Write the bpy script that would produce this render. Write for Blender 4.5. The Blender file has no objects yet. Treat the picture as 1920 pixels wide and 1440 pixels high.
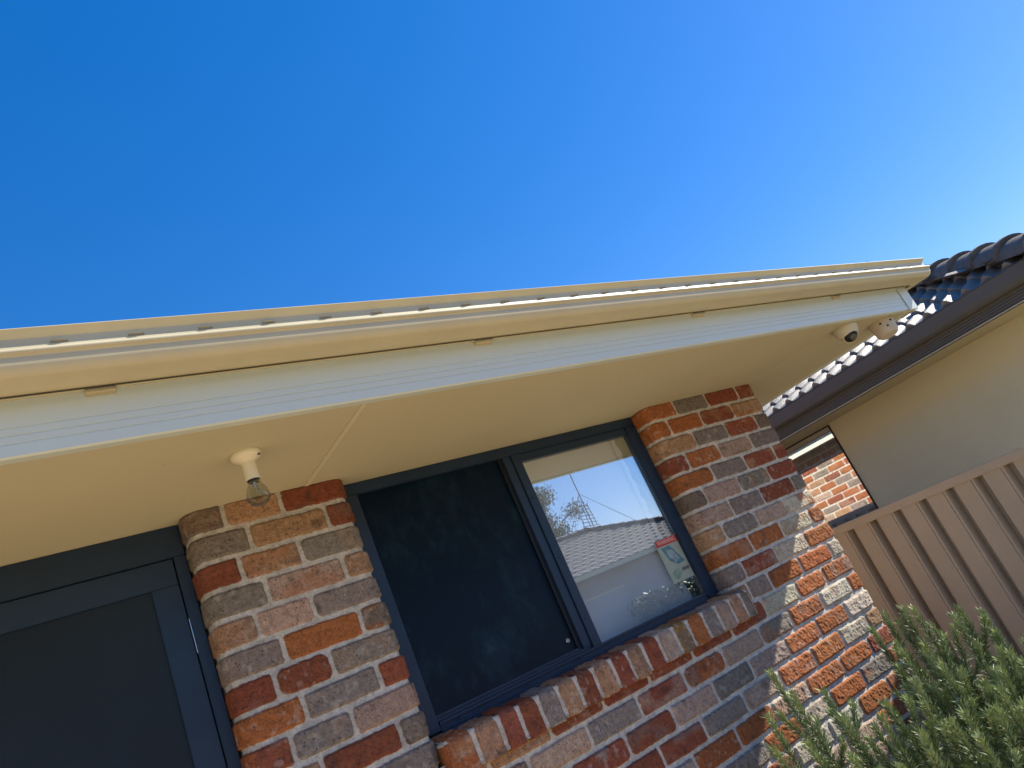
import bpy, bmesh, math, random
import numpy as np
from mathutils import Matrix, Vector
R_ = math.radians
random.seed(7)
scn = bpy.context.scene
col = scn.collection

# ---------------------------------------------------------------- camera, sky, sun, exposure
# world frame: x along the front wall, y into the house, z up; soffit is z = 0, ground z = -2.45
GZ = -2.45
CR = [[0.7883046433218234, -0.47436151723911396, -0.3918634204411768],
      [-0.13753155329183112, 0.4849188586569093, -0.8636774701056043],
      [0.5997173177142618, 0.7347345449082181, 0.3170241116257955]]
CC = (-1.02688745, -2.22749897, -0.75186866)
cam_d = bpy.data.cameras.new("camera"); cam = bpy.data.objects.new("camera", cam_d); col.objects.link(cam)
cam_d.sensor_width = 36; cam_d.lens = 1387 / 1920 * 36; cam_d.clip_start = 0.02; cam_d.clip_end = 1000
m = Matrix.Identity(4)
for i in range(3):
    m[i][0] = CR[0][i]; m[i][1] = -CR[1][i]; m[i][2] = -CR[2][i]; m[i][3] = CC[i]
cam.matrix_world = m
scn.camera = cam

SUN = Vector((1.0, -0.30, 0.764)).normalized()
elev = math.asin(SUN.z); azim = math.atan2(SUN.x, SUN.y)      # azimuth from +Y towards +X
w = bpy.data.worlds.new("World"); scn.world = w; w.use_nodes = True
nt = w.node_tree; nt.nodes.clear()
sky = nt.nodes.new('ShaderNodeTexSky'); sky.sky_type = 'NISHITA'; sky.sun_disc = False
sky.sun_elevation = elev; sky.sun_rotation = azim; sky.air_density = 1.0; sky.dust_density = 0.12; sky.ozone_density = 2.5
hs = nt.nodes.new('ShaderNodeHueSaturation'); hs.inputs['Saturation'].default_value = 1.612; hs.inputs['Value'].default_value = 1.0
bg = nt.nodes.new('ShaderNodeBackground'); bg.inputs['Strength'].default_value = 0.15
wo = nt.nodes.new('ShaderNodeOutputWorld')
gm = nt.nodes.new('ShaderNodeGamma'); gm.inputs['Gamma'].default_value = 0.72
tn = nt.nodes.new('ShaderNodeMix'); tn.data_type = 'RGBA'; tn.blend_type = 'MULTIPLY'; tn.inputs[0].default_value = 1.0; tn.inputs[7].default_value = (1.01, 0.96, 1.08, 1)
nt.links.new(sky.outputs[0], gm.inputs[0]); nt.links.new(gm.outputs[0], tn.inputs[6]); nt.links.new(tn.outputs[2], hs.inputs['Color']); nt.links.new(hs.outputs[0], bg.inputs[0]); nt.links.new(bg.outputs[0], wo.inputs[0])

sun_d = bpy.data.lights.new("sun", 'SUN'); sun_d.energy = 5.0; sun_d.angle = R_(0.5); sun_d.color = (1.0, 0.93, 0.82)
sun = bpy.data.objects.new("sun", sun_d); col.objects.link(sun)
sun.rotation_euler = SUN.to_track_quat('Z', 'Y').to_euler(); sun.location = (6, -6, 8)
scn.view_settings.view_transform = 'Standard'; scn.view_settings.look = 'None'
scn.view_settings.exposure = 0.90; scn.view_settings.gamma = 1.0; scn.view_settings.use_curve_mapping = False
scn.cycles.max_bounces = 10; scn.cycles.diffuse_bounces = 6; scn.cycles.transparent_max_bounces = 16

# ---------------------------------------------------------------- helpers
def tag(o, label=None, cat=None, group=None, kind=None):
    for k, v in (('label', label), ('category', cat), ('group', group), ('kind', kind)):
        if v: o[k] = v
    return o
def empty(name, loc, label=None, cat=None, group=None):
    o = bpy.data.objects.new(name, None); o.location = loc; o.empty_display_size = 0.1; col.objects.link(o)
    bpy.context.view_layer.update()
    return tag(o, label, cat, group)
def link(name, me, mat, parent=None, smooth=False):
    if mat is not None: me.materials.append(mat)
    if smooth: me.polygons.foreach_set('use_smooth', [True] * len(me.polygons))
    o = bpy.data.objects.new(name, me); col.objects.link(o)
    if parent is not None:
        off = Vector((0, 0, 0)); p = parent
        while p is not None: off += p.location; p = p.parent
        o.parent = parent
        me.transform(Matrix.Translation(-off))     # meshes are written in world coordinates
    return o
def npmesh(name, V, F, colors=None, smooth=True):
    """V (n,3), F (m,4 or 3) numpy arrays."""
    V = np.asarray(V, dtype=np.float32); F = np.asarray(F, dtype=np.int32)
    me = bpy.data.meshes.new(name)
    me.vertices.add(len(V)); me.vertices.foreach_set('co', V.ravel())
    k = F.shape[1]
    me.loops.add(F.size); me.loops.foreach_set('vertex_index', F.ravel())
    me.polygons.add(len(F)); me.polygons.foreach_set('loop_start', np.arange(len(F), dtype=np.int32) * k)
    me.polygons.foreach_set('loop_total', np.full(len(F), k, dtype=np.int32))
    me.update(calc_edges=True)
    me.polygons.foreach_set('use_smooth', np.full(len(F), smooth))
    if colors is not None:
        a = me.attributes.new('Col', 'FLOAT_COLOR', 'POINT'); a.data.foreach_set('color', np.asarray(colors, dtype=np.float32).ravel())
    me.validate()
    return me
def bm_mesh(name, bm):
    bmesh.ops.recalc_face_normals(bm, faces=bm.faces)
    me = bpy.data.meshes.new(name); bm.to_mesh(me); bm.free(); return me
def add_box(bm, lo, hi, bev=0.0):
    t = bmesh.new(); bmesh.ops.create_cube(t, size=1)
    for v in t.verts:
        v.co = Vector([(lo[i] + hi[i]) / 2 + v.co[i] * (hi[i] - lo[i]) for i in range(3)])
    if bev: bmesh.ops.bevel(t, geom=t.edges[:], offset=bev, segments=2, affect='EDGES')
    tm = bpy.data.meshes.new('t'); t.to_mesh(tm); t.free(); bm.from_mesh(tm); bpy.data.meshes.remove(tm)
def box(name, lo, hi, mat, parent, bev=0.002):
    bm = bmesh.new(); add_box(bm, lo, hi, bev); return link(name, bm_mesh(name, bm), mat, parent)
def boxes(name, lst, mat, parent, bev=0.002):
    bm = bmesh.new()
    for lo, hi in lst: add_box(bm, lo, hi, bev)
    return link(name, bm_mesh(name, bm), mat, parent)
def lathe(name, prof, origin, axis, mat, parent, seg=40, smooth=True):
    """prof: (radius, distance along axis)."""
    ax = Vector(axis).normalized(); u = ax.orthogonal().normalized(); v = ax.cross(u); O = Vector(origin)
    V = []; F = []
    for r, h in prof:
        for i in range(seg):
            a = 2 * math.pi * i / seg; V.append(O + ax * h + (u * math.cos(a) + v * math.sin(a)) * r)
    for j in range(len(prof) - 1):
        for i in range(seg):
            k = (i + 1) % seg; F.append((j * seg + i, j * seg + k, (j + 1) * seg + k, (j + 1) * seg + i))
    me = npmesh(name, [tuple(p) for p in V], F, smooth=smooth)
    bm = bmesh.new(); bm.from_mesh(me); bmesh.ops.remove_doubles(bm, verts=bm.verts, dist=1e-5); bmesh.ops.recalc_face_normals(bm, faces=bm.faces)
    bm.to_mesh(me); bm.free()
    o = link(name, me, mat, parent)
    if smooth:
        me.set_sharp_from_angle(angle=R_(40))
    return o
def tube(bm, pts, r, seg=8):
    prev = None
    for i, p in enumerate(pts):
        p = Vector(p); d = (Vector(pts[min(i + 1, len(pts) - 1)]) - Vector(pts[max(i - 1, 0)])).normalized()
        u = d.orthogonal().normalized() if prev is None else (prev - d * prev.dot(d)).normalized(); prev = u; v = d.cross(u)
        rr = r[i] if isinstance(r, (list, tuple)) else r
        ring = [bm.verts.new(p + (u * math.cos(2 * math.pi * k / seg) + v * math.sin(2 * math.pi * k / seg)) * rr) for k in range(seg)]
        if i: [bm.faces.new((last[k], last[(k + 1) % seg], ring[(k + 1) % seg], ring[k])) for k in range(seg)]
        else: bm.faces.new(ring[::-1])
        last = ring
    bm.faces.new(last)
def sweep_grid(lines):
    """lines: list of equal-length point lists -> quads between successive lines."""
    n = len(lines[0]); V = [p for l in lines for p in l]; F = []
    for j in range(len(lines) - 1):
        for i in range(n - 1): F.append((j * n + i, j * n + i + 1, (j + 1) * n + i + 1, (j + 1) * n + i))
    return V, F
def eave(name, prof, mat, parent, cx, cy, x0, y1, smooth=False, sx=1):
    """profile (outward offset d, z) swept along the front eave line y=cy, mitred at (cx,cy), then back along x=cx."""
    V, F = sweep_grid([[(x0, cy - d, z), (cx + sx * d, cy - d, z), (cx + sx * d, y1, z)] for d, z in prof])
    me = npmesh(name, V, F, smooth=False)
    bm = bmesh.new(); bm.from_mesh(me); bmesh.ops.remove_doubles(bm, verts=bm.verts, dist=1e-6)
    bmesh.ops.recalc_face_normals(bm, faces=bm.faces); bm.to_mesh(me); bm.free()
    if smooth:
        me.polygons.foreach_set('use_smooth', [True] * len(me.polygons)); me.set_sharp_from_angle(angle=R_(35))
    return link(name, me, mat, parent)

# numpy value noise
def _h(ix, iy, s):
    n = (ix.astype(np.int64) * 374761393 + iy.astype(np.int64) * 668265263 + s * 1442695041) & 0xffffffff
    n = ((n ^ (n >> 13)) * 1274126177) & 0xffffffff
    return ((n ^ (n >> 16)) & 0xffff) / 65535.0
def vn(x, y, freq, seed=0):
    x = x * freq; y = y * freq; ix = np.floor(x); iy = np.floor(y); fx = x - ix; fy = y - iy
    fx = fx * fx * (3 - 2 * fx); fy = fy * fy * (3 - 2 * fy)
    a = _h(ix, iy, seed); b = _h(ix + 1, iy, seed); c = _h(ix, iy + 1, seed); d = _h(ix + 1, iy + 1, seed)
    return ((a * (1 - fx) + b * fx) * (1 - fy) + (c * (1 - fx) + d * fx) * fy) * 2 - 1
def sst(t): t = np.clip(t, 0, 1); return t * t * (3 - 2 * t)

# ---------------------------------------------------------------- materials
def newmat(name):
    mt = bpy.data.materials.new(name); mt.use_nodes = True; n = mt.node_tree.nodes; l = mt.node_tree.links
    return mt, n, l, n['Principled BSDF']
def N(n, t, **kw):
    o = n.new(t)
    for k, v in kw.items():
        if k in o.inputs: o.inputs[k].default_value = v
        else: setattr(o, k, v)
    return o
def ramp(n, stops):
    r = n.new('ShaderNodeValToRGB'); e = r.color_ramp.elements
    while len(e) < len(stops): e.new(0.5)
    for i, (p, c) in enumerate(stops): e[i].position = p; e[i].color = (*c, 1) if len(c) == 3 else c
    return r
def painted(name, c, rough=0.45, var=0.06, scale=3.0, bump=0.02, bscale=120, spec=0.4, metal=0.0, dirt=None):
    mt, n, l, p = newmat(name)
    tc = N(n, 'ShaderNodeTexCoord')
    a = N(n, 'ShaderNodeTexNoise', Scale=scale, Detail=6.0, Roughness=0.6); l.new(tc.outputs['Object'], a.inputs['Vector'])
    lo = tuple(x * (1 - var) for x in c); hi = tuple(min(1, x * (1 + var)) for x in c)
    r = ramp(n, [(0.3, lo), (0.7, hi)]); l.new(a.outputs['Fac'], r.inputs['Fac'])
    out = r.outputs['Color']
    if dirt:
        d = N(n, 'ShaderNodeTexNoise', Scale=dirt[1], Detail=8.0, Roughness=0.7); l.new(tc.outputs['Object'], d.inputs['Vector'])
        dr = ramp(n, [(dirt[2], (0, 0, 0)), (min(1, dirt[2] + 0.08), (1, 1, 1))]); l.new(d.outputs['Fac'], dr.inputs['Fac'])
        mx = N(n, 'ShaderNodeMix', data_type='RGBA'); l.new(dr.outputs['Color'], mx.inputs[0]); l.new(out, mx.inputs[6]); mx.inputs[7].default_value = (*dirt[0], 1)
        out = mx.outputs[2]
    l.new(out, p.inputs['Base Color'])
    p.inputs['Roughness'].default_value = rough; p.inputs['Specular IOR Level'].default_value = spec; p.inputs['Metallic'].default_value = metal
    b = N(n, 'ShaderNodeTexNoise', Scale=bscale, Detail=3.0); l.new(tc.outputs['Object'], b.inputs['Vector'])
    bp = N(n, 'ShaderNodeBump', Strength=bump * 5, Distance=0.002); l.new(b.outputs['Fac'], bp.inputs['Height']); l.new(bp.outputs[0], p.inputs['Normal'])
    return mt
CREAM = (0.56, 0.50, 0.325)
M = {}
M['cream'] = painted('cream_steel', CREAM, 0.45, 0.06, 7, 0.01, spec=0.45)
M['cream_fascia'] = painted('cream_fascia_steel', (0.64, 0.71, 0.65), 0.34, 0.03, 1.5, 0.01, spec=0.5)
M['soffit'] = painted('painted_soffit', (0.545, 0.50, 0.34), 0.7, 0.05, 1.2, 0.03, 60, 0.2, dirt=((0.40, 0.34, 0.24), 26, 0.655))
M['soffit_side'] = M['soffit']
M['strip'] = painted('cream_joiner', (0.64, 0.585, 0.42), 0.5, 0.03)
M['navy'] = painted('navy_aluminium', (0.010, 0.028, 0.058), 0.40, 0.15, 8, 0.03, 400, 0.5)
M['navy_dark'] = painted('black_rubber_track', (0.006, 0.008, 0.012), 0.5, 0.1)
M['slate'] = painted('dark_grey_steel', (0.095, 0.090, 0.078), 0.4, 0.05)
M['render'] = painted('beige_render', (0.64, 0.58, 0.40), 0.8, 0.05, 0.8, 0.05, 90, 0.2)
M['eavelin'] = painted('neighbour_eave_paint', (0.50, 0.42, 0.28), 0.7, 0.04)
M['fence'] = painted('tan_steel_fence', (0.49, 0.42, 0.32), 0.45, 0.06, 2, 0.02, 100, 0.4)
M['plastic'] = painted('cream_plastic', (0.80, 0.74, 0.55), 0.35, 0.02)
M['white_plastic'] = painted('white_plastic', (0.56, 0.49, 0.38), 0.4, 0.02)
M['cam_plastic'] = painted('camera_plastic', (0.60, 0.55, 0.41), 0.4, 0.03)
M['black'] = painted('black_plastic', (0.012, 0.012, 0.014), 0.3, 0.05)
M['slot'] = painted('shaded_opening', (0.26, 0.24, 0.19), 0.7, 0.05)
M['steel'] = painted('steel', (0.6, 0.6, 0.6), 0.25, 0.03, metal=1.0)
M['terracotta'] = painted('terracotta_tile', (0.34, 0.15, 0.09), 0.75, 0.25, 6, 0.2, 90, 0.2)
M['tile_grey'] = painted('weathered_grey_tile', (0.21, 0.185, 0.15), 0.5, 0.3, 14, 0.3, 160, 0.75)
M['cap_grey'] = painted('grey_ridge_cap', (0.15, 0.13, 0.105), 0.75, 0.25, 10, 0.3, 120, 0.2)
M['tile_far'] = painted('brown_grey_tile', (0.18, 0.16, 0.145), 0.8, 0.2, 5, 0.2, 60, 0.2)
M['paving'] = painted('sandy_paving', (0.56, 0.42, 0.25), 0.85, 0.12, 1.5, 0.2, 80, 0.2)
M['ground'] = painted('dry_lawn_ground', (0.20, 0.18, 0.09), 0.9, 0.3, 0.7, 0.3, 40, 0.1)
M['road'] = painted('asphalt', (0.055, 0.054, 0.053), 0.85, 0.15, 4, 0.3, 150, 0.2)
M['farwall'] = painted('pale_far_wall', (0.36, 0.35, 0.34), 0.8, 0.05)
M['galv'] = painted('galvanised_mast', (0.30, 0.31, 0.31), 0.5, 0.05)
M['wood'] = painted('rosemary_wood', (0.13, 0.09, 0.06), 0.8, 0.3, 20, 0.3, 200, 0.1)
M['trunk'] = painted('bark', (0.16, 0.12, 0.09), 0.9, 0.3, 8, 0.5, 60, 0.1)
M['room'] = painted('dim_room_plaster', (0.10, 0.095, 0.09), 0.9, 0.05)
M['card_white'] = painted('sticker_card', (0.34, 0.39, 0.32), 0.4, 0.10, 30)
M['card_red'] = painted('sticker_red', (0.50, 0.035, 0.03), 0.4, 0.03)
M['card_pink'] = painted('sticker_letters', (0.80, 0.55, 0.50), 0.4, 0.02)
M['card_teal'] = painted('sticker_teal', (0.09, 0.22, 0.27), 0.4, 0.35, 60)
M['card_pale'] = painted('sticker_pale_print', (0.26, 0.34, 0.36), 0.4, 0.35, 80)
M['card_ink'] = painted('sticker_ink', (0.03, 0.03, 0.05), 0.4, 0.05)
M['card_green'] = painted('sticker_green', (0.22, 0.33, 0.24), 0.4, 0.3, 60)

def brick_mat():
    mt, n, l, p = newmat('tumbled_brick')
    at = N(n, 'ShaderNodeAttribute', attribute_name='Col'); g = N(n, 'ShaderNodeNewGeometry')
    n1 = N(n, 'ShaderNodeTexNoise', Scale=45.0, Detail=8.0, Roughness=0.7); l.new(g.outputs['Position'], n1.inputs['Vector'])
    n2 = N(n, 'ShaderNodeTexNoise', Scale=330.0, Detail=3.0, Roughness=0.6); l.new(g.outputs['Position'], n2.inputs['Vector'])
    n3 = N(n, 'ShaderNodeTexNoise', Scale=150.0, Detail=3.0, Roughness=0.55); l.new(g.outputs['Position'], n3.inputs['Vector'])
    r1 = ramp(n, [(0.32, (0.66, 0.64, 0.62)), (0.50, (0.98, 0.98, 0.97)), (0.70, (1.28, 1.26, 1.23))]); l.new(n1.outputs['Fac'], r1.inputs['Fac'])
    r2 = ramp(n, [(0.33, (0.5, 0.5, 0.5)), (0.46, (1, 1, 1)), (0.60, (1.0, 1.0, 1.0)), (0.70, (1.45, 1.42, 1.38))]); l.new(n2.outputs['Fac'], r2.inputs['Fac'])
    # dark burnt pits, only on bricks
    n4 = N(n, 'ShaderNodeTexNoise', Scale=11.0, Detail=2.0); l.new(g.outputs['Position'], n4.inputs['Vector'])
    pit = N(n, 'ShaderNodeMath', operation='GREATER_THAN'); l.new(n3.outputs['Fac'], pit.inputs[0]); pit.inputs[1].default_value = 0.615
    pm = N(n, 'ShaderNodeMath', operation='GREATER_THAN'); l.new(n4.outputs['Fac'], pm.inputs[0]); pm.inputs[1].default_value = 0.44
    pp = N(n, 'ShaderNodeMath', operation='MULTIPLY'); l.new(pit.outputs[0], pp.inputs[0]); l.new(pm.outputs[0], pp.inputs[1])
    pa = N(n, 'ShaderNodeMath', operation='MULTIPLY'); l.new(pp.outputs[0], pa.inputs[0]); l.new(at.outputs['Alpha'], pa.inputs[1])
    ps = N(n, 'ShaderNodeMath', operation='MULTIPLY'); l.new(pa.outputs[0], ps.inputs[0]); ps.inputs[1].default_value = 0.72
    m1 = N(n, 'ShaderNodeMix', data_type='RGBA', blend_type='MULTIPLY'); m1.inputs[0].default_value = 1; l.new(at.outputs['Color'], m1.inputs[6]); l.new(r1.outputs[0], m1.inputs[7])
    m2 = N(n, 'ShaderNodeMix', data_type='RGBA', blend_type='MULTIPLY'); m2.inputs[0].default_value = 0.85; l.new(m1.outputs[2], m2.inputs[6]); l.new(r2.outputs[0], m2.inputs[7])
    m3 = N(n, 'ShaderNodeMix', data_type='RGBA'); l.new(ps.outputs[0], m3.inputs[0]); l.new(m2.outputs[2], m3.inputs[6]); m3.inputs[7].default_value = (0.05, 0.035, 0.03, 1)
    l.new(m3.outputs[2], p.inputs['Base Color']); p.inputs['Roughness'].default_value = 0.92; p.inputs['Specular IOR Level'].default_value = 0.15
    hm = N(n, 'ShaderNodeMath', operation='ADD'); l.new(n2.outputs['Fac'], hm.inputs[0]); l.new(n1.outputs['Fac'], hm.inputs[1])
    bp = N(n, 'ShaderNodeBump', Strength=0.8, Distance=0.0032); l.new(hm.outputs[0], bp.inputs['Height']); l.new(bp.outputs[0], p.inputs['Normal'])
    return mt
M['brick'] = brick_mat()

def glass_mat(name, refl, tint=(1, 1, 1), rough=0.0):
    mt, n, l, p = newmat(name); n.remove(p); out = n['Material Output']
    g = N(n, 'ShaderNodeBsdfGlossy'); g.inputs['Color'].default_value = (*tint, 1); g.inputs['Roughness'].default_value = rough
    t = N(n, 'ShaderNodeBsdfTransparent'); mx = N(n, 'ShaderNodeMixShader'); mx.inputs[0].default_value = refl
    l.new(t.outputs[0], mx.inputs[1]); l.new(g.outputs[0], mx.inputs[2]); l.new(mx.outputs[0], out.inputs[0])
    return mt
M['glass'] = glass_mat('window_glass', 0.36, (0.92, 0.97, 1.0))
M['glass_nb'] = glass_mat('neighbour_window_glass', 0.52, (1.0, 0.98, 0.94))
def bulb_mat():
    mt, n, l, p = newmat('clear_bulb_glass'); n.remove(p); out = n['Material Output']
    g = N(n, 'ShaderNodeBsdfGlossy'); g.inputs['Roughness'].default_value = 0.03; t = N(n, 'ShaderNodeBsdfTransparent'); t.inputs[0].default_value = (0.74, 0.77, 0.72, 1)
    f0 = N(n, 'ShaderNodeLayerWeight', Blend=0.5); f = N(n, 'ShaderNodeMath', operation='POWER'); l.new(f0.outputs['Facing'], f.inputs[0]); f.inputs[1].default_value = 1.6; mx = N(n, 'ShaderNodeMixShader')
    l.new(f.outputs[0], mx.inputs[0]); l.new(t.outputs[0], mx.inputs[1]); l.new(g.outputs[0], mx.inputs[2]); l.new(mx.outputs[0], out.inputs[0])
    return mt
M['bulb'] = bulb_mat()
def mesh_screen():
    mt, n, l, p = newmat('fly_screen_mesh')
    tc = N(n, 'ShaderNodeTexCoord')
    a = N(n, 'ShaderNodeTexNoise', Scale=5.0, Detail=9.0, Roughness=0.75); mp = N(n, 'ShaderNodeMapping'); mp.inputs['Scale'].default_value = (1.6, 1, 1.0)
    l.new(tc.outputs['Object'], mp.inputs[0]); l.new(mp.outputs[0], a.inputs['Vector'])
    r = ramp(n, [(0.50, (0.001, 0.009, 0.021)), (0.64, (0.006, 0.022, 0.040)), (0.80, (0.035, 0.065, 0.095))]); l.new(a.outputs['Fac'], r.inputs['Fac'])  # paler patches: smudges, and reflections painted into the colour
    l.new(r.outputs[0], p.inputs['Base Color']); p.inputs['Roughness'].default_value = 0.2; p.inputs['Specular IOR Level'].default_value = 0.14
    w1 = N(n, 'ShaderNodeTexWave', Scale=220.0, bands_direction='X'); w2 = N(n, 'ShaderNodeTexWave', Scale=220.0, bands_direction='Z')
    l.new(tc.outputs['Object'], w1.inputs[0]); l.new(tc.outputs['Object'], w2.inputs[0])
    ad = N(n, 'ShaderNodeMath', operation='ADD'); l.new(w1.outputs['Fac'], ad.inputs[0]); l.new(w2.outputs['Fac'], ad.inputs[1])
    bp = N(n, 'ShaderNodeBump', Strength=0.3, Distance=0.0006); l.new(ad.outputs[0], bp.inputs['Height']); l.new(bp.outputs[0], p.inputs['Normal'])
    return mt
M['screen'] = mesh_screen()
M['door_mesh'] = painted('door_mesh_panel', (0.015, 0.026, 0.038), 0.5, 0.15, 3, 0.05, 500, 0.2)
M['blind'] = painted('white_blind_fabric', (0.84, 0.90, 0.95), 0.8, 0.03, 2)
M['sheer'] = painted('tan_lace_edge', (0.16, 0.135, 0.10), 0.8, 0.1, 10)
def leaf_mat(name, under=(0.24, 0.31, 0.15)):
    mt, n, l, p = newmat(name)
    at = N(n, 'ShaderNodeAttribute', attribute_name='Col'); g = N(n, 'ShaderNodeNewGeometry')
    mx = N(n, 'ShaderNodeMix', data_type='RGBA'); bf = N(n, 'ShaderNodeMath', operation='MULTIPLY'); l.new(g.outputs['Backfacing'], bf.inputs[0]); bf.inputs[1].default_value = 0.55
    l.new(bf.outputs[0], mx.inputs[0]); l.new(at.outputs['Color'], mx.inputs[6]); mx.inputs[7].default_value = (*under, 1)
    l.new(mx.outputs[2], p.inputs['Base Color']); p.inputs['Roughness'].default_value = 0.55; p.inputs['Specular IOR Level'].default_value = 0.4
    return mt
M['rosemary'] = leaf_mat('rosemary_leaf'); M['leaf'] = leaf_mat('gum_leaf', (0.20, 0.24, 0.15))

# ---------------------------------------------------------------- brick relief
PAL = {'R': (0.27, 0.085, 0.048), 'O': (0.38, 0.135, 0.050), 'T': (0.40, 0.24, 0.14), 'P': (0.42, 0.305, 0.235),
       'G': (0.25, 0.212, 0.18), 'B': (0.20, 0.155, 0.125), 'L': (0.52, 0.46, 0.35), 'Y': (0.36, 0.21, 0.07)}
MORTAR = (0.64, 0.61, 0.54)
Z0 = -0.007; PITCH = 0.086
def relief(S, Z, rows, seed=1, warp=0.0016, single=False, zr=None):
    """S,Z grids; rows(k) -> (joints, colour letters). Returns height (0 = brick face, negative = mortar), colours."""
    k = np.zeros(S.shape, dtype=int) if single else np.floor((Z0 - Z) / PITCH).astype(int)
    Sw = S + warp * .7 * vn(S, Z, 23, seed) + 0.0007 * vn(S, Z, 150, seed + 1)
    Zw = Z + warp * .5 * vn(S, Z, 21, seed + 2) + 0.0007 * vn(S, Z, 160, seed + 3) + 0.0015 * vn(S, Z, 5, seed + 4)
    D = np.full(S.shape, 0.01); C = np.zeros(S.shape + (4,)); C[..., :3] = MORTAR
    H = np.zeros(S.shape)
    for kk in np.unique(k):
        jt, cl = rows(int(kk)); msk = k == kk; s = Sw[msk]; z = Zw[msk]; jt = np.array(jt)
        if len(jt) < 2: continue
        idx = np.clip(np.searchsorted(jt, S[msk]) - 1, 0, len(jt) - 2)
        rg = np.random.RandomState(seed * 977 + int(kk) * 31 + 5)
        nb = len(jt) - 1
        cen = (jt[1:] + jt[:-1]) / 2; hl = (jt[1:] - jt[:-1]) / 2 - 0.0052 - rg.rand(nb) * 0.0014
        if single: zc = (zr[0] + zr[1]) / 2; hh = np.full(nb, (zr[1] - zr[0]) / 2 - 0.002)
        else: zc = Z0 - PITCH * (kk + 0.5); hh = 0.0378 - rg.rand(nb) * 0.0022
        rad = 0.007 + rg.rand(nb) ** 2 * 0.019; rot = (rg.rand(nb) - 0.5) * 0.016; off = (rg.rand(nb) - 0.5) * 0.003
        tl1 = (rg.rand(nb) - 0.5) * 0.012; tl2 = (rg.rand(nb) - 0.5) * 0.03; dz = (rg.rand(nb) - .5) * .002
        u = s - cen[idx]; v = z - (zc + dz[idx]) - rot[idx] * u
        wob = 0.0011 * vn(s + idx * 3.1, z + kk * 1.7, 45, seed + 9) + 0.0011 * vn(s, z, 130, seed + 10)
        qx = np.abs(u) - (hl[idx] - rad[idx]); qy = np.abs(v) - (hh[idx] - rad[idx])
        d = np.hypot(np.maximum(qx, 0), np.maximum(qy, 0)) + np.minimum(np.maximum(qx, qy), 0) - rad[idx] + wob
        e = sst(-d / 0.0075)
        rough = 0.0012 * vn(s + idx * 7, z + kk, 105, seed + 11) + 0.0013 * vn(s, z, 230, seed + 12) + 0.0010 * vn(s + idx, z, 30, seed + 13)
        pit = np.clip(vn(s + idx * 5, z - kk * 2, 70, seed + 14) - 0.55, 0, 1) * -0.0045
        H[msk] = -0.0085 + e * (0.0085 + off[idx] + tl1[idx] * u + tl2[idx] * v + rough + pit) + (1 - e) * (0.0007 * vn(s, z, 130, seed + 15) + 0.0012 * vn(s, z, 25, seed + 16))
        base = np.array([PAL[c] for c in cl])[:nb] if len(cl) >= nb else None
        if base is None: base = np.array([PAL[cl[i % len(cl)]] for i in range(nb)])
        base = base * (0.88 + rg.rand(nb, 1) * 0.24) * (1 + (rg.rand(nb, 3) - .5) * 0.08)
        alt = np.array([PAL[random.Random(int(kk) * 131 + i + seed).choice('OTPGBT')] for i in range(nb)])
        am = rg.rand(nb) ** 2 * 0.75
        t = sst((vn(s + idx * 11.3, z * 1.3 + kk * 5.1, 16, seed + 20) * 0.5 + 0.5 - 0.45) / 0.35) * am[idx]
        cc = base[idx] * (1 - t[:, None]) + alt[idx] * t[:, None]
        burn = np.clip(vn(s + idx * 2.7, z + kk * 9.1, 24, seed + 23) - 0.62, 0, 1)[:, None] * 1.6 * (rg.rand(nb)[idx] > .45)[:, None]
        cc = cc * (1 - np.clip(burn, 0, .8)) + np.array((0.06, 0.05, 0.045)) * np.clip(burn, 0, .8)
        smear = sst((vn(s, z, 70, seed + 30) - 0.30) / .5)[:, None] * 0.22 * (rg.rand(nb)[idx] > .4)[:, None]
        cc = cc * (1 - smear) + np.array(MORTAR) * smear
        eb = sst((-d + 0.0004) / 0.0022)[:, None]
        mort = np.array(MORTAR) * (0.93 + 0.07 * vn(s, z, 14, seed + 33))[:, None]
        C[msk, :3] = cc * eb + mort * (1 - eb); C[msk, 3] = eb[:, 0]
    return H, C
def path_fn(segs):
    """segs: list of ('l', (x0,y0),(x1,y1)) lines or ('a', cx,cy,r,a0,a1) arcs; returns f(s)->x,y,nx,ny and total length. Outward normal = right of travel."""
    L = []
    for g in segs:
        L.append(math.hypot(g[2][0] - g[1][0], g[2][1] - g[1][1]) if g[0] == 'l' else abs(g[5] - g[4]) * g[3])
    cum = np.concatenate([[0], np.cumsum(L)])
    def f(s):
        s = np.asarray(s, float); X = np.zeros_like(s); Y = np.zeros_like(s); NX = np.zeros_like(s); NY = np.zeros_like(s)
        for i, g in enumerate(segs):
            mk = (s >= cum[i] - 1e-9) & (s <= cum[i + 1] + 1e-9) if i < len(segs) - 1 else (s >= cum[i] - 1e-9)
            t = (s[mk] - cum[i])
            if g[0] == 'l':
                d = ((g[2][0] - g[1][0]) / L[i], (g[2][1] - g[1][1]) / L[i]); X[mk] = g[1][0] + d[0] * t; Y[mk] = g[1][1] + d[1] * t; NX[mk] = d[1]; NY[mk] = -d[0]
            else:
                a = g[4] + (g[5] - g[4]) * t / L[i]; X[mk] = g[1] + g[3] * np.cos(a); Y[mk] = g[2] + g[3] * np.sin(a); NX[mk] = np.cos(a); NY[mk] = np.sin(a)
        return X, Y, NX, NY
    return f, cum
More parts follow.
